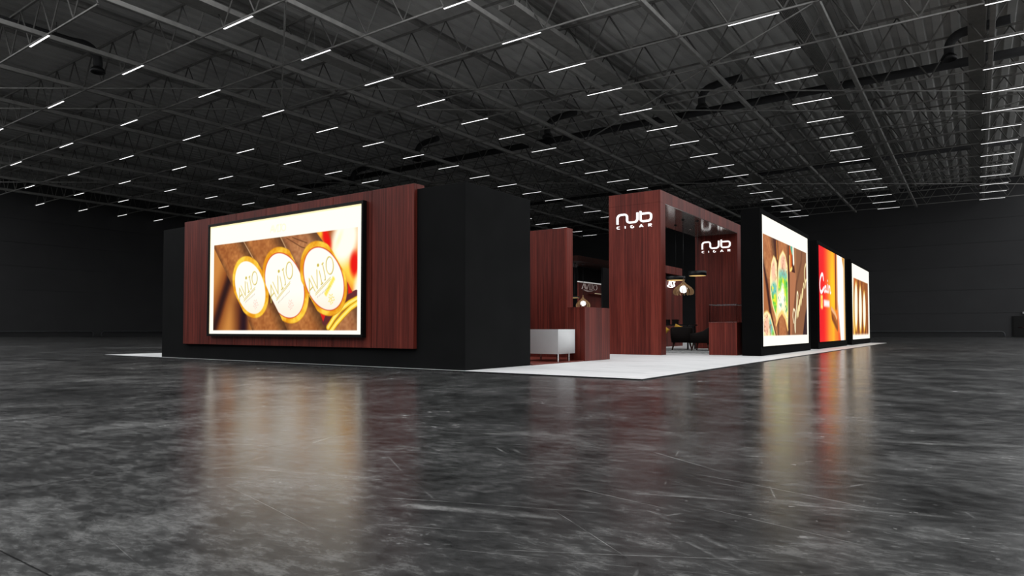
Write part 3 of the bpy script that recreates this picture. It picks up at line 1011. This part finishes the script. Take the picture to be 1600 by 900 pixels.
def paint_red():
    P = Paint(27.39, 33.53, 0.285, 3.99, 240, 180)
    X, Z = P.X, P.Z
    def grad(stops):
        xs = [s[0] for s in stops]
        return np.stack([np.interp(X, xs, [s[1][i] for s in stops]) for i in range(3)], -1)
    P.img = grad([(27.3, (226, 12, 30)), (28.3, (236, 26, 26)), (28.9, (244, 80, 32)), (29.5, (246, 140, 36)), (30.5, (252, 176, 34)), (31.0, (236, 128, 34))])
    P.put((255, 200, 30), P.ell(30.35, 2.4, 1.2, 0.55, 0, 0.45) * 0.9)
    P.put((236, 60, 30), (1 - sstep(0.6, 1.7, Z)) * sstep(31.2, 32.2, X) * 0.9)
    P.put((110, 36, 10), P.line([(31.15, 4.1), (31.1, 1.7)], 0.20, 0.08))
    P.put((210, 160, 120), P.right([(31.35, 4.1), (31.35, 2.0), (31.6, 1.3), (32.2, 0.2)], 0.05))
    P.put((255, 247, 240), P.right([(31.58, 4.1), (31.6, 2.0), (31.85, 1.4), (32.35, 0.2)], 0.05) * (1 - sstep(33.1, 33.25, X)))
    P.put((226, 182, 120), sstep(33.10, 33.3, X))
    P.put((206, 140, 50), P.poly([(32.75, 4.0), (33.3, 4.0), (33.15, 3.55)], 0.08))
    # cigars
    P.put((166, 92, 36), P.poly([(29.85, 1.66), (30.35, 1.62), (31.6, 1.15), (31.55, 0.70), (30.9, 0.85), (30.1, 1.15)], 0.10))
    P.put((232, 178, 128), P.line([(30.05, 1.62), (30.9, 1.42), (31.25, 1.25)], 0.12, 0.08))
    P.put((112, 56, 20), P.line([(30.15, 1.30), (31.4, 0.80)], 0.12, 0.10) * 0.7)
    P.put((250, 120, 70), P.line([(31.55, 1.35), (31.85, 0.7)], 0.12, 0.08))
    # script word and maker's mark below
    wc = (255, 240, 240)
    P.put(wc, P.curve([(28.34, 2.72), (28.25, 2.88), (28.02, 2.90), (27.75, 2.75), (27.60, 2.50), (27.66, 2.28), (27.86, 2.20), (28.12, 2.26), (28.36, 2.38)], 0.13, 0.03))
    P.put(wc, P.curve([(28.86, 2.46), (28.66, 2.46), (28.50, 2.34), (28.60, 2.24), (28.80, 2.32), (28.88, 2.48), (28.90, 2.28), (29.02, 2.28)], 0.085, 0.03))
    P.put(wc, P.curve([(29.20, 2.55), (29.18, 2.28), (29.32, 2.28)], 0.085, 0.03))
    P.put(wc, P.ell(29.24, 2.72, 0.05, 0.05, 0, 0.03))
    P.put(wc, P.curve([(29.46, 2.52), (29.47, 2.26), (29.50, 2.42), (29.66, 2.52), (29.78, 2.44), (29.79, 2.26), (29.95, 2.28)], 0.085, 0.03))
    P.put((255, 222, 110), P.rect(27.72, 28.16, 1.56, 2.10, 0.07))
    P.put((240, 150, 40), P.line([(28.0, 1.95), (27.9, 1.85), (28.0, 1.72)], 0.06, 0.05))
    P.put((255, 206, 200), P.rect(28.36, 29.62, 1.66, 1.94, 0.05))
    P.put((255, 236, 236), P.rect(28.50, 29.5, 1.72, 1.88, 0.04))
    return P


def paint_ovals():
    P = Paint(35.67, 41.96, 0.28, 3.98, 240, 180)
    white = P.img.copy()
    P.put((160, 92, 40), np.ones(P.X.shape))
    P.put((196, 128, 70), sstep(0.0, 0.25, P.grain) * 0.6)
    for x0 in (36.9, 37.9, 39.2, 40.4, 41.2):
        P.put((84, 32, 12), P.line([(x0, 3.4), (x0 - 0.25, 1.8), (x0 - 0.1, 0.3)], 0.16, 0.12) * 0.8)
    P.put((206, 90, 30), P.rect(36.5, 37.0, 2.9, 3.4, 0.15) * 0.8)
    P.put((244, 196, 90), P.line([(35.9, 2.6), (36.0, 1.5), (36.3, 0.6)], 0.35, 0.15))
    for cx, cz, hh, hw, an in ((36.95, 1.92, 1.18, 0.62, 5), (38.45, 1.80, 1.16, 0.62, 4), (39.92, 1.74, 1.02, 0.60, 3)):
        P.put((240, 180, 60), P.ell(cx, cz, hh + 0.10, hw * 0.86, an, 0.06))
        P.put((255, 248, 226), P.ell(cx, cz + 0.05, hh - 0.08, hw * 0.80, an, 0.10))
    P.put((255, 250, 240), 1 - sstep(0.40, 0.62, P.Z))
    img = P.img
    pic = sstep(35.9, 36.6, P.X + (3.3 - P.Z) * 0.2) * (1 - sstep(41.42, 41.5, P.X)) * (1 - sstep(3.27, 3.33, P.Z)) * sstep(0.40, 0.55, P.Z)
    P.img = white * (1 - pic[..., None]) + img * pic[..., None]
    return P

# the large poster
K = 0.9935
P = paint_large()
t = thing('poster_lightbox', 'largest lit poster with three banded cigars, in a black frame on mahogany boards', 'lit poster', (-12.72, 9.22, 1.97))
o = P.mesh('poster_print', M['print'], lambda x, z: np.stack([x * K + 12.72, np.full_like(x, -0.07), (z - 0.75) * K + 0.75 - 1.97], -1), t)
m = MB()
x0, x1, z0, z1 = -15.475 + 12.72, -9.962 + 12.72, 0.598 - 1.97, 3.333 - 1.97
w = 0.05
for a, c in (((x0, z0), (x1, z0 + w)), ((x0, z1 - w), (x1, z1)), ((x0, z0 + w), (x0 + w, z1 - w)), ((x1 - w, z0 + w), (x1, z1 - w))):
    m.box((a[0], -0.105, a[1]), (c[0], -0.002, c[1]), bevel=0.004)
m.build('frame', M['black_gloss'], t)
m = MB(); m.box((x0 + w, -0.06, z0 + w), (x1 - w, -0.004, z1 - w)); m.build('backing', M['black_metal'], t)

# three free standing light walls on the right
for (ya, yb, PP, lab, nm) in [
        (19.08, 25.80, paint_bands(), 'black light wall with a poster of green-banded cigars and cream script', 'light_wall'),
        (27.25, 34.05, paint_red(), 'black light wall with the red and orange poster', 'light_wall'),
        (35.50, 42.30, paint_ovals(), 'farthest black light wall, poster of three pale ovals on brown', 'light_wall')]:
    yc = 0.5 * (ya + yb)
    t = thing(nm, lab, 'lit wall', (-5.14, yc, PZ + 0.001), 0, 'free standing light walls')
    m = MB(); m.box((-0.26, ya - yc, 0), (0.26, yb - yc, 4.13), bevel=0.008); m.build('black_case', M['black_deep'], t)
    PP.mesh('poster_print', M['print'], lambda y, z: np.stack([np.full_like(y, 0.275), y - yc, z - PZ], -1), t)
    ys0, ys1 = PP.xs[0] - yc, PP.xs[-1] - yc
    m = MB()
    for a, c in (((ys0 - 0.03, 0.235), (ys1 + 0.03, 0.262)), ((ys0 - 0.03, 3.972), (ys1 + 0.03, 4.0)), ((ys0 - 0.03, 0.262), (ys0, 3.972)), ((ys1, 0.262), (ys1 + 0.03, 3.972))):
        m.box((0.26, a[0], a[1]), (0.285, c[0], c[1]))
    m.build('frame', M['black_deep'], t)

# ------------------------------------------------------------------ wooden gateway
t = thing('wooden_gateway', 'tall mahogany gateway of two posts and a beam, with lit white signs', 'gateway', (-8.245, 18.16, PZ))
m = MB(); m.box((-0.825, 0, 0), (0.825, 0.36, 4.43)); m.build('post', M['mahogany'], t)
m = MB(); m.box((-0.825, 7.56, 0), (0.825, 8.0, 4.43)); m.build('post', M['mahogany'], t)
m = MB(); m.box((-0.825, 0, 4.434), (0.825, 8.0, 4.785)); m.build('lintel', M['mahogany'], t)
m = MB(); m.box((-0.82, 0.365, 4.415), (0.82, 7.555, 4.433)); tag(m.build('soffit', M['soffit'], t), 'polished dark soffit')
m = MB()
for y in (1.2, 2.2, 5.6):
    for x in (-0.3,):
        m.lathe([(0.0, 4.405), (0.035, 4.405), (0.05, 4.4145)], 12, (x, y, 0))
m.build('spotlights', M['chrome'], t)

def logo(y, label):
    t = thing('lit_sign', label, 'lit sign', (-7.42, y, 0), 0, 'white signs on the gateway')
    y0, y1 = -0.05, -0.002
    m = MB()
    W = 0.088
    def arc(cx, cz, r, a0, a1, n=6):
        return [(cx + r * math.cos(math.radians(a)), cz + r * math.sin(math.radians(a))) for a in np.linspace(a0, a1, n)]
    nu = [(-1.350, 3.905), (-1.350, 3.99)] + arc(-1.25, 4.08, 0.10, 180, 90) + arc(-1.12, 4.10, 0.083, 90, 0) + \
        [(-1.037, 4.02)] + arc(-0.957, 4.01, 0.08, 180, 270) + [(-0.86, 3.93)] + arc(-0.806, 4.03, 0.10, 270, 360) + [(-0.706, 4.205)]
    m.stroke(nu, 0.054, y0, y1)
    bb = [(-0.607, 4.235)] + [(-0.607, 4.02)] + arc(-0.527, 4.01, 0.08, 180, 270) + [(-0.45, 3.93)] + arc(-0.375, 4.03, 0.10, 270, 360) + [(-0.275, 4.06)] + \
        arc(-0.355, 4.075, 0.08, 0, 90) + [(-0.57, 4.155)]
    m.stroke(bb, 0.054, y0, y1)
    m.build('large_letters', M['letter_white'], t)
    m = MB()
    s = 0.015
    m.stroke([(-1.285, 3.832), (-1.34, 3.832), (-1.362, 3.815), (-1.362, 3.785), (-1.34, 3.765), (-1.285, 3.765)], s, y0, y1)
    m.stroke([(-1.10, 3.835), (-1.10, 3.765)], s, y0, y1)
    m.stroke([(-0.87, 3.835), (-0.905, 3.832), (-0.918, 3.805), (-0.905, 3.770), (-0.87, 3.765), (-0.835, 3.775), (-0.828, 3.812)], s, y0, y1)
    m.stroke([(-0.64, 3.765), (-0.585, 3.840), (-0.53, 3.765)], s, y0, y1)
    m.stroke([(-0.615, 3.785), (-0.555, 3.785)], s * 0.7, y0, y1)
    m.stroke([(-0.352, 3.765), (-0.352, 3.835), (-0.278, 3.835), (-0.270, 3.815), (-0.285, 3.800), (-0.340, 3.797), (-0.268, 3.762)], s, y0, y1)
    m.build('small_letters', M['letter_white'], t)
logo(18.16, 'lit white sign on the near gateway post, reading nub cigar')
logo(25.72, 'smaller lit white nub cigar sign on the far post of the gateway')

# ------------------------------------------------------------------ wooden wall, counters, armchair
m = MB(); m.box((-11.6, 14.82, PZ + 0.001), (-8.60, 15.12, 3.385), bevel=0.006)
tag(m.build('wooden_screen_wall', M['mahogany']), 'free standing mahogany wall behind the white armchair', 'wall block')

t = thing('tall_counter', 'tall narrow mahogany counter right of the white armchair', 'counter', (-7.685, 14.30, PZ))
m = MB(); m.box((-0.235, -0.64, 0), (0.235, 0.64, 1.24), bevel=0.004); m.build('body', M['mahogany'], t)
m = MB(); m.box((-0.24, -0.645, 1.24), (0.24, 0.645, 1.262), bevel=0.003); m.build('counter_top', M['mahogany'], t)

t = thing('display_counter', 'low mahogany counter with a clear glass case on top, beside the light wall', 'counter', (-5.97, 19.17, PZ))
m = MB(); m.box((-0.40, 0, 0), (0.40, 0.66, 0.925), bevel=0.004); m.build('body', M['mahogany'], t)
m = MB(); m.box((-0.405, -0.005, 0.925), (0.405, 0.665, 0.947), bevel=0.003); m.build('counter_top', M['mahogany'], t)
gl = MB()
gl.box((-0.39, 0.005, 0.947), (0.39, 0.013, 1.445)); gl.box((-0.39, 0.645, 0.947), (0.39, 0.653, 1.445))
gl.box((-0.39, 0.013, 0.947), (-0.382, 0.645, 1.445)); gl.box((0.382, 0.013, 0.947), (0.39, 0.645, 1.445))
o = gl.build('glass_case', M['glass'], t)
m = MB()
m.box((-0.40, -0.003, 1.445), (0.40, 0.02, 1.462)); m.box((-0.40, 0.64, 1.445), (0.40, 0.662, 1.462))
m.box((-0.40, 0.02, 1.445), (-0.378, 0.64, 1.462)); m.box((0.378, 0.02, 1.445), (0.40, 0.64, 1.462))
m.build('top_rim', M['chrome'], t)
m = MB(); m.box((-0.40, -0.0045, 0.948), (0.40, 0.004, 0.956)); m.build('base_rim', M['chrome'], t)

# white armchair, back to the aisle, rounded rear corner
t = thing('armchair', 'white boxy armchair with a rounded corner on thin metal legs', 'armchair', (-8.10, 13.09, PZ + 0.02))
R = 0.22
def arm_outline(x0, x1, y0, y1, r):
    pts = [(x0, y0), (x1, y0)]
    pts += [(x1 - r + r * math.cos(a), y1 - r + r * math.sin(a)) for a in np.linspace(0, math.pi / 2, 12)]
    return pts + [(x0, y1)]
outer = arm_outline(-0.5, 0.5, -0.39, 0.53, R)
inner = arm_outline(-0.5, 0.36, -0.25, 0.39, R - 0.12)
m = MB()
bm = m.bm
vo = [[bm.verts.new((x, y, z)) for x, y in outer] for z in (0.17, 0.72)]
vi = [[bm.verts.new((x, y, z)) for x, y in inner] for z in (0.17, 0.72)]
n = len(outer)
for k in range(n - 1):
    for ring in (vo, vi):
        f = bm.faces.new((ring[0][k], ring[0][k + 1], ring[1][k + 1], ring[1][k]))
        f.smooth = 1 <= k <= 12
    bm.faces.new((vo[1][k], vo[1][k + 1], vi[1][k + 1], vi[1][k]))
    bm.faces.new((vo[0][k], vo[0][k + 1], vi[0][k + 1], vi[0][k]))
for e in (0, n - 1):
    bm.faces.new((vo[0][e], vo[1][e], vi[1][e], vi[0][e]))
m.build('shell', M['leather_white'], t)
m = MB(); m.prism([(x * 0.985, y * 0.985 + 0.0005) for x, y in arm_outline(-0.5, 0.36, -0.25, 0.39, R - 0.12)], 0.17, 0.40)
m.build('seat_cushion', M['leather_white'], t)
for sx, sy in ((0.46, -0.35), (0.42, 0.20), (-0.44, -0.35), (-0.44, 0.38)):
    m = MB(); m.box((sx - 0.018, sy - 0.018, 0), (sx + 0.018, sy + 0.018, 0.17)); m.build('leg', M['chrome'], t)

# ------------------------------------------------------------------ hanging lamps
def onion_lamp(loc, rad, hgt, ztop, label):
    t = thing('pendant_lamp', label, 'pendant lamp', loc, 0, 'onion shaped slatted lamps')
    prof = [(0.05, 1.0), (0.065, 0.90), (0.12, 0.80), (0.27, 0.70), (0.52, 0.58), (0.78, 0.45), (0.95, 0.31), (1.0, 0.18), (0.96, 0.07), (0.84, 0.0)]
    for k in range(14):
        a = 2 * math.pi * (k + 0.5) / 14 + math.radians(-62)
        m = MB()
        s = rad * 0.022
        L = [Vector((r * rad, -s, (z - 0.35) * hgt)) for r, z in prof]
        I = [Vector((max(r * rad - rad * (0.04 if r < 0.2 else 0.17), 0.01), -s, (z - 0.35) * hgt)) for r, z in prof]
        va = [[m.bm.verts.new((p.x, y, p.z)) for p in Q] for Q in (L, I) for y in (-s, s)]
        for i in range(len(prof) - 1):
            for A_, B_ in ((0, 1), (3, 2), (1, 3), (2, 0)):
                m.bm.faces.new((va[A_][i], va[B_][i], va[B_][i + 1], va[A_][i + 1]))
        for i in (0, -1):
            m.bm.faces.new((va[0][i], va[1][i], va[3][i], va[2][i]))
        o = m.build('slat', M['lamp_wood'], t)
        o.rotation_euler = (0, 0, a)
    m = MB()
    r = rad * 0.36
    m.lathe([(r * math.sin(q), -r * math.cos(q)) for q in np.linspace(0, math.pi, 13)], 20)
    m.build('globe', M['bulb'], t)
    m = MB(); m.tube([(0, 0, 0.4 * hgt), (0, 0, ztop - loc[2])], 0.006, 6); m.build('cord', M['black_metal'], t)
    m = MB(); m.lathe([(0, -0.03), (0.05, -0.03), (0.05, 0.0), (0, 0.0)], 14, (0, 0, ztop - loc[2])); m.build('ceiling_cap', M['black_metal'], t)

def drum_lamp(loc, rad, hgt, ztop, label):
    t = thing('drum_lamp', label, 'pendant lamp', loc, 0, 'black drum lamps')
    m = MB(); m.lathe([(rad * 0.2, hgt), (rad, hgt), (rad, 0.0), (rad * 0.97, 0.0), (rad * 0.97, hgt * 0.9), (rad * 0.2, hgt * 0.9)], 32); m.build('shade', M['black_metal'], t)
    m = MB(); m.lathe([(0, 0.004), (rad * 0.965, 0.004), (rad * 0.965, 0.012), (0, 0.012)], 32); m.build('light_disc', M['warm_disc'], t)
    m = MB(); m.tube([(0, 0, hgt * 0.9), (0, 0, ztop - loc[2])], 0.006, 6); m.build('cord', M['black_metal'], t)
    m = MB(); m.lathe([(0, -0.03), (0.05, -0.03), (0.05, 0.0), (0, 0.0)], 14, (0, 0, ztop - loc[2])); m.build('ceiling_cap', M['black_metal'], t)

onion_lamp((-7.99, 21.5, 2.10), 0.345, 0.54, 4.435, 'wooden slatted onion lamp hanging inside the gateway')
drum_lamp((-7.68, 22.0, 2.57), 0.29, 0.16, 4.435, 'black drum lamp in front of the far gateway post')
drum_lamp((-8.635, 22.5, 2.49), 0.32, 0.14, 4.435, 'black drum lamp left of and behind the onion lamp')
onion_lamp((-11.60, 21.14, 1.70), 0.262, 0.46, 3.13, 'small wooden onion lamp above the tall counter')
drum_lamp((-11.70, 20.70, 1.885), 0.17, 0.05, 3.13, 'small flat disc lamp left of the onion lamp above the counter')

# ------------------------------------------------------------------ dark kiosks at the back of the stand
t = thing('bar_kiosk', 'dark wooden bar kiosk seen over the tall counter, with a lit shelf', 'kiosk', (-12.2, 20.1, PZ))
m = MB(); m.box((0.04, 1.62, 0), (0.1, 5.0, 2.50)); m.build('back_panel', M['mahogany'], t)
m = MB(); m.box((0.02, 1.62, 2.56), (0.08, 5.0, 3.10)); m.build('upper_panel', M['black_paint'], t)
m = MB(); m.box((-0.3, 0.0, 3.112), (1.0, 5.0, 3.30)); m.build('canopy', M['dark_wood'], t)
m = MB(); m.box((0.04, 1.62, 2.512), (0.112, 5.0, 2.545)); m.build('strip_light', M['strip_light'], t)
m = MB(); m.box((0.1, 2.42, 2.10), (0.34, 4.9, 2.118)); sh = m.build('shelf', M['mahogany'], t)
m = MB(); m.box((0.34, 2.42, 2.10), (0.346, 4.9, 2.118)); m.build('edge_light', M['shelf_light'], sh)
m = MB(); m.box((-0.25, 0.02, 0), (-0.15, 0.12, 3.11)); m.build('post', M['black_metal'], t)
m = MB(); m.box((0.88, 4.88, 0), (0.98, 4.98, 3.11)); m.build('post', M['black_metal'], t)

t = thing('outline_sign', 'faint outlined letters hanging under the white light strip of the bar kiosk', 'lit sign', (-11.98, 21.72, 2.27))
SCRIPT = 0.72
def place_letters(text, t, w, hgt, width, mat, name):
    m = MB()
    adv = [(0.0, 0.24), (0.20, 0.24), (0.46, 0.12), (0.58, 0.14), (0.76, 0.24)]
    for ch, (s, wd) in zip(text, adv):
        for st in LETTERS[ch]:
            m.stroke([((s + u * wd) * width, v * hgt) for u, v in st], w, -0.03, 0.0)
    o = m.build(name, mat, t)
    o.rotation_euler = (0, 0, math.radians(90))
    return o
place_letters('AVIJO', t, 0.009, 0.20, 1.2, M['outline_light'], 'letters')
m = MB()
for k in (0, 1):
    m.stroke([(0.15 + 0.1 * k, -0.03 - 0.03 * k), (0.5, -0.05 - 0.03 * k), (0.9 - 0.1 * k, -0.02 - 0.03 * k)], 0.012, -0.03, 0.0)
o = m.build('underline', M['outline_light'], t); o.rotation_euler = (0, 0, math.radians(90))

m = MB(); m.box((-11.10, 21.58, PZ), (-11.02, 22.5, 3.0), bevel=0.005)
tag(m.build('black_panel', M['black_gloss']), 'upright glossy black panel beside the bar kiosk, left of the near gateway post', 'panel')

t = thing('wooden_kiosk', 'mahogany kiosk with a dark slot, seen through the gateway behind the lamps', 'kiosk', (-11.2, 28.2, PZ))
m = MB(); m.box((-0.3, -1.2, 0), (0.2, 1.25, 2.93)); m.build('body', M['mahogany'], t)
m = MB(); m.box((-0.3, -1.2, 2.93), (0.0, 1.1, 3.20)); m.build('slot_back', M['black_paint'], t)
m = MB(); m.box((0.0, 1.1, 2.93), (0.2, 1.25, 3.20)); m.build('slot_post', M['mahogany'], t)
m = MB(); m.box((-0.3, -1.2, 3.20), (0.2, 1.25, 3.53)); m.build('header', M['mahogany'], t)
t = thing('script_sign', 'white lit script sign half hidden by the near gateway post', 'lit sign', (-10.96, 27.42, 2.62))
m = MB()
m.stroke([(0.15 + 0.42 + 0.42 * math.cos(a), 0.05 + 0.07 * math.sin(a)) for a in np.linspace(0, 2 * math.pi, 20)], 0.045, -0.05, 0)
m.stroke([(0.35, 0.10), (0.45, 0.34), (0.58, 0.30)], 0.07, -0.05, 0)
m.stroke([(0.62, 0.34), (0.82, 0.06)], 0.06, -0.05, 0)
m.stroke([(0.86, 0.36), (1.30, 0.36), (1.12, 0.28), (1.25, 0.08)], 0.07, -0.05, 0)
o = m.build('letters', M['letter_white'], t); o.rotation_euler = (0, 0, math.radians(90)); o.scale = (SCRIPT, 1, SCRIPT)

# ------------------------------------------------------------------ seating behind the gateway
m = MB(); m.box((-11.0, 20.10, PZ), (-6.55, 24.75, PZ + 0.012), bevel=0.004)
tag(m.build('rug', M['rug']), 'mottled grey rug under the dark table and chairs', 'rug')
FZ = PZ + 0.012

def make_chair(loc, rz, label):
    t = thing('tub_chair', label, 'chair', loc, rz, 'dark leather tub chairs')
    m = MB()
    bm = m.bm
    # upholstered back and arms in one U shaped sweep, open to +y
    half = [(0.39, 0.34, 0.58), (0.40, 0.10, 0.62), (0.40, -0.12, 0.68), (0.39, -0.27, 0.775), (0.35, -0.34, 0.805), (0.27, -0.365, 0.815), (0.12, -0.375, 0.82)]
    path = half + [(-x, y, z) for x, y, z in half[::-1]]
    ctr = [(0.32, 0.34), (0.33, 0.10), (0.33, -0.12), (0.325, -0.21), (0.29, -0.265), (0.22, -0.285), (0.10, -0.29)]
    inn = ctr + [(-x, y) for x, y in ctr[::-1]]
    rings = []
    for (x, y, z), (xi, yi) in zip(path, inn):
        rings.append([bm.verts.new(p) for p in ((x * 0.90, y * 0.93, 0.265), (x * 0.985, y * 0.99, 0.45), (x, y, z - 0.03), (x * 0.97, y * 0.97, z),
                                                (xi * 1.03, yi * 1.03, z), (xi, yi, z - 0.03), (xi * 0.95, yi * 0.95, 0.265))])
    for A_, B_ in zip(rings[:-1], rings[1:]):
        for k in range(7):
            f = bm.faces.new((A_[k], B_[k], B_[(k + 1) % 7], A_[(k + 1) % 7]))
            f.smooth = k != 6
    bm.faces.new(rings[0][::-1])
    bm.faces.new(rings[-1])
    m.build('shell', M['leather_dark'], t)
    m = MB(); m.box((-0.30, -0.26, 0.275), (0.30, 0.36, 0.43), bevel=0.04)
    m.build('seat_cushion', M['leather_dark'], t)
    for sx, sy in ((1, 1), (-1, 1), (1, -1), (-1, -1)):
        m = MB(); m.tube([(sx * 0.27, sy * 0.24, 0.27), (sx * 0.34, sy * 0.30, 0.0)], 0.02, 8, radii=[0.034, 0.018]); m.build('leg', M['walnut_leg'], t)
    return t
make_chair((-8.60, 22.95, FZ), math.radians(20), 'dark tub chair seen from behind, in front of the table')
make_chair((-7.78, 22.75, FZ), math.radians(95), 'dark tub chair in side view, left of the low counter')
make_chair((-9.20, 22.0, FZ), math.radians(-70), 'dark tub chair half hidden by the near gateway post')

def cushion(loc, rot, label):
    m = MB()
    n = 10
    grid = {}
    for s in (1, -1):
        for i in range(n + 1):
            for j in range(n + 1):
                u, v = i / n * 2 - 1, j / n * 2 - 1
                th = 0.075 * (max(0, 1 - u ** 4) * max(0, 1 - v ** 4)) ** 0.5
                if s == -1 and th == 0:
                    grid[(s, i, j)] = grid[(1, i, j)]
                else:
                    grid[(s, i, j)] = m.bm.verts.new((u * 0.19 * (1 - 0.06 * (1 - abs(v))), s * th, v * 0.19 * (1 - 0.06 * (1 - abs(u)))))
        for i in range(n):
            for j in range(n):
                f = m.bm.faces.new((grid[(s, i, j)], grid[(s, i + 1, j)], grid[(s, i + 1, j + 1)], grid[(s, i, j + 1)]))
                f.smooth = True
    o = m.build('cushion', M['gold_fabric'])
    o.location = loc
    o.rotation_euler = rot
    tag(o, label, 'cushion', 'golden cushions on the tub chairs')
cushion((-8.72, 22.93, FZ + 0.69), (math.radians(12), math.radians(25), math.radians(20)), 'golden cushion peeping over the back of the chair before the table')
cushion((-8.96, 22.02, FZ + 0.70), (math.radians(8), math.radians(40), math.radians(10)), 'golden cushion on the chair half hidden by the gateway post')

t = thing('table', 'dark square-edged table with a thin black top behind the tub chairs', 'table', (-9.33, 24.0, FZ))
m = MB(); m.box((-0.78, -0.45, 0.87), (0.78, 0.45, 0.915), bevel=0.005); m.build('table_top', M['black_gloss'], t)
for sx in (-1, 1):
    for sy in (-1, 1):
        m = MB(); m.box((sx * 0.70 - 0.025, sy * 0.38 - 0.025, 0), (sx * 0.70 + 0.025, sy * 0.38 + 0.025, 0.87)); m.build('leg', M['black_metal'], t)
for x, y, lab in ((-9.62, 24.1, 'small black box standing on the table, left one'), (-9.30, 24.15, 'small black box standing on the table, right one')):
    t = thing('small_box', lab, 'box', (x, y, FZ + 0.915), 0, 'black boxes on the table')
    m = MB(); m.box((-0.10, -0.08, 0), (0.10, 0.08, 0.14), bevel=0.004); m.build('body', M['leather_dark'], t)
    m = MB(); m.box((-0.105, -0.085, 0.142), (0.105, 0.085, 0.19), bevel=0.004); m.build('lid', M['leather_dark'], t)
